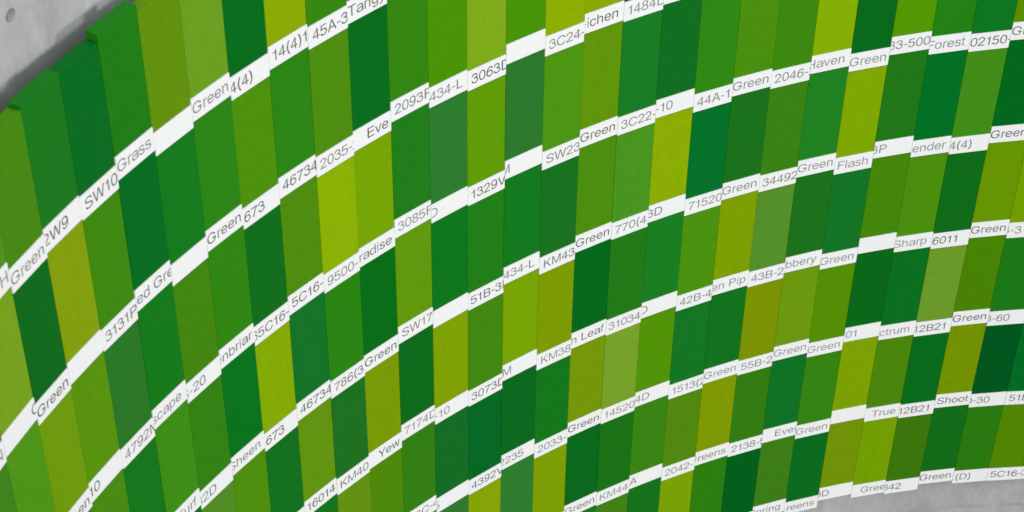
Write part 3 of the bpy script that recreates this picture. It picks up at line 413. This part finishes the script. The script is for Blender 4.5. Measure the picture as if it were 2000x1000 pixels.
def box_bm(x0, x1, y0, y1, z0, z1, bev):
    bm = bmesh.new()
    vv = [bm.verts.new((x, y, z)) for x in (x0, x1) for y in (y0, y1) for z in (z0, z1)]
    for q in ((0, 1, 3, 2), (4, 6, 7, 5), (0, 4, 5, 1), (2, 3, 7, 6), (0, 2, 6, 4), (1, 5, 7, 3)): bm.faces.new([vv[i] for i in q])
    bmesh.ops.recalc_face_normals(bm, faces=bm.faces)
    if bev: bmesh.ops.bevel(bm, geom=bm.edges[:], offset=bev, segments=2, profile=0.6, affect='EDGES')
    return bm
def scaled(bm):
    for v in bm.verts: v.co *= S
    return bm

rng = random.Random(11)
GAPX, GAPZ = 0.005, 0.026
COLJ = {c: rng.uniform(0.0, 0.010) for c in range(-6, 40)}
FIRST, LAST = -2, 31
def tile_geo(r, c):
    bottom = -(r + 1 - 4) * TILE_H + col_off(c)
    return Vector((*XY[c], bottom)), heading(c)
def corner(r, c, u, v):
    o, t = tile_geo(r, c)
    return project((o.x + math.cos(t) * u, o.y + math.sin(t) * u, o.z + v))
def in_frame(pts, mx=0, my=0):
    xs = [p[0] for p in pts]; ys = [p[1] for p in pts]
    return max(xs) > -mx and min(xs) < 2000 + mx and max(ys) > -my and min(ys) < 1000 + my
def caption_of(r, c):
    t = TILES.get((r, c))
    if t is None: return None
    p = corner(r, c, 0.5, LAB_H * 0.5)
    if not (-15 < p[0] < 2015 and -6 < p[1] < 1006): return None
    return t[1].strip() if t[1] else 'blank'
def say(cap): return 'blank tile' if cap == 'blank' else '%s tile' % cap
PLACED = []
for r in range(8):
    for c in range(FIRST, LAST + 1):
        quad = [corner(r, c, u, v) for u in (0, 1) for v in (0, TILE_H)]
        if not in_frame(quad, 130, 110): continue
        PLACED.append((r, c, in_frame(quad)))
FALL = [(12, 104, 28), (28, 120, 30), (62, 132, 18), (78, 142, 14), (98, 146, 14), (126, 152, 6), (22, 114, 36)]
LABELS = {}
def make_label(r, c, rgb):
    word = colour_word(*rgb); own = caption_of(r, c)
    head = '%s paint tile' % word
    if own == 'blank': head += ' with blank caption'
    elif own: head += ' captioned %s' % own
    left, right = caption_of(r, c - 1), caption_of(r, c + 1)
    above, below = caption_of(r - 1, c), caption_of(r + 1, c)
    opts = []
    if left and right: opts.append('between the %s and the %s' % (say(left), say(right)))
    if above: opts.append('directly below the %s' % say(above))
    if below: opts.append('directly above the %s' % say(below))
    if left: opts.append('right of the %s' % say(left))
    if right: opts.append('left of the %s' % say(right))
    if left and above: opts.append('right of the %s, below the %s' % (say(left), say(above)))
    if right and above: opts.append('left of the %s, below the %s' % (say(right), say(above)))
    if left and below: opts.append('right of the %s, above the %s' % (say(left), say(below)))
    if above and below: opts.append('under the %s, above the %s' % (say(above), say(below)))
    return [head + ' ' + q for q in opts] + [head + ' in the panel']
cand = {}
for r, c, vis in PLACED:
    rgb = TILES[(r, c)][0] if (r, c) in TILES else FALL[rng.randrange(len(FALL))]
    cand[(r, c)] = (rgb, make_label(r, c, rgb), vis)
count = {}
for q in cand.values():
    for s in set(q[1]): count[s] = count.get(s, 0) + 1
for key, (rgb, opts, vis) in cand.items():
    good = [s for s in opts if count[s] == 1 and len(re.findall(r'[A-Za-z0-9]+', s)) <= 16]
    LABELS[key] = good[0] if good else opts[-1]
    if vis and not good: print('AMBIGUOUS', key, opts)

for r, c, vis in PLACED:
    rgb = cand[(r, c)][0]
    text, x0 = (TILES[(r, c)][1], TILES[(r, c)][2]) if (r, c) in TILES else ('', 0)
    o, t = tile_geo(r, c)
    root = bpy.data.objects.new('paint_tile', None); COL.objects.link(root)
    root.empty_display_size = 0.02
    j = COLJ[c]
    n_ = Vector((-math.sin(t), math.cos(t), 0))
    root.location = (o + n_ * j) * S; root.rotation_euler = (0, 0, t)
    root['label'] = LABELS[(r, c)]; root['category'] = 'paint tile'; root['group'] = 'green paint tiles covering the curved panel'
    g = GAPX / 2
    # coloured block and, under it, the white caption block, butted end to end with a hair joint
    bm = box_bm(g, 1 - g, 0, TH_, LAB_H + 0.008, TILE_H - GAPZ / 2, 0.007)
    blk = link('colour_panel', scaled(bm), PAINT, root)
    r_, g_, b_ = [lin(v) for v in rgb]
    blk.color = (*[max(0.0004, v - 0.0015) * (0.92 if rgb[0] < 100 or rgb[2] > 19 else 1.0) for v in (r_, g_, b_ * (0.92 if rgb[0] < 112 else 0.75))], 1)
    bm = box_bm(g + 0.001, 1 - g - 0.001, -0.014, TH_, GAPZ * 0.6, LAB_H, 0.003)
    cap = link('caption_label', scaled(bm), WHITE, root)
    if text:
        bm = lettering_bmesh(text, x0)
        if len(bm.faces):
            for v in bm.verts: v.co = Vector((v.co.x, -0.0155 - v.co.z, v.co.y)) * S
            ink = link('lettering', bm, INK, cap)
            d = TILES[(r, c)][3] if len(TILES[(r, c)]) > 3 else rng.choice((0.10, 0.13, 0.16, 0.19))
            ink.color = (d * 1.35, d * 1.35, d * 1.38, 1)
        else: bm.free()

# the dark backing board that carries the tiles on the wall, set in from every edge so that only the joints show it
bm = bmesh.new(); prev = None
for c in [FIRST + 0.5 + i for i in range(LAST - FIRST + 1)]:
    f = [wall_point(c, TH_ + 0.02), wall_point(c, TH_ + GAP)]
    zs = [-3.3 * TILE_H, 3.0 * TILE_H]
    ring = [bm.verts.new((f[0] + Vector((0, 0, zs[0]))) * S), bm.verts.new((f[1] + Vector((0, 0, zs[0]))) * S),
            bm.verts.new((f[1] + Vector((0, 0, zs[1]))) * S), bm.verts.new((f[0] + Vector((0, 0, zs[1]))) * S)]
    if prev:
        for i in range(4): bm.faces.new((prev[i], prev[(i + 1) % 4], ring[(i + 1) % 4], ring[i]))
    else: bm.faces.new(ring)
    prev = ring
bm.faces.new(prev[::-1])
bmesh.ops.recalc_face_normals(bm, faces=bm.faces)
bb = link('backing_board', bm, DARK)
bb['label'] = 'dark curved backing board seen only through the joints between the tiles'; bb['category'] = 'backing board'
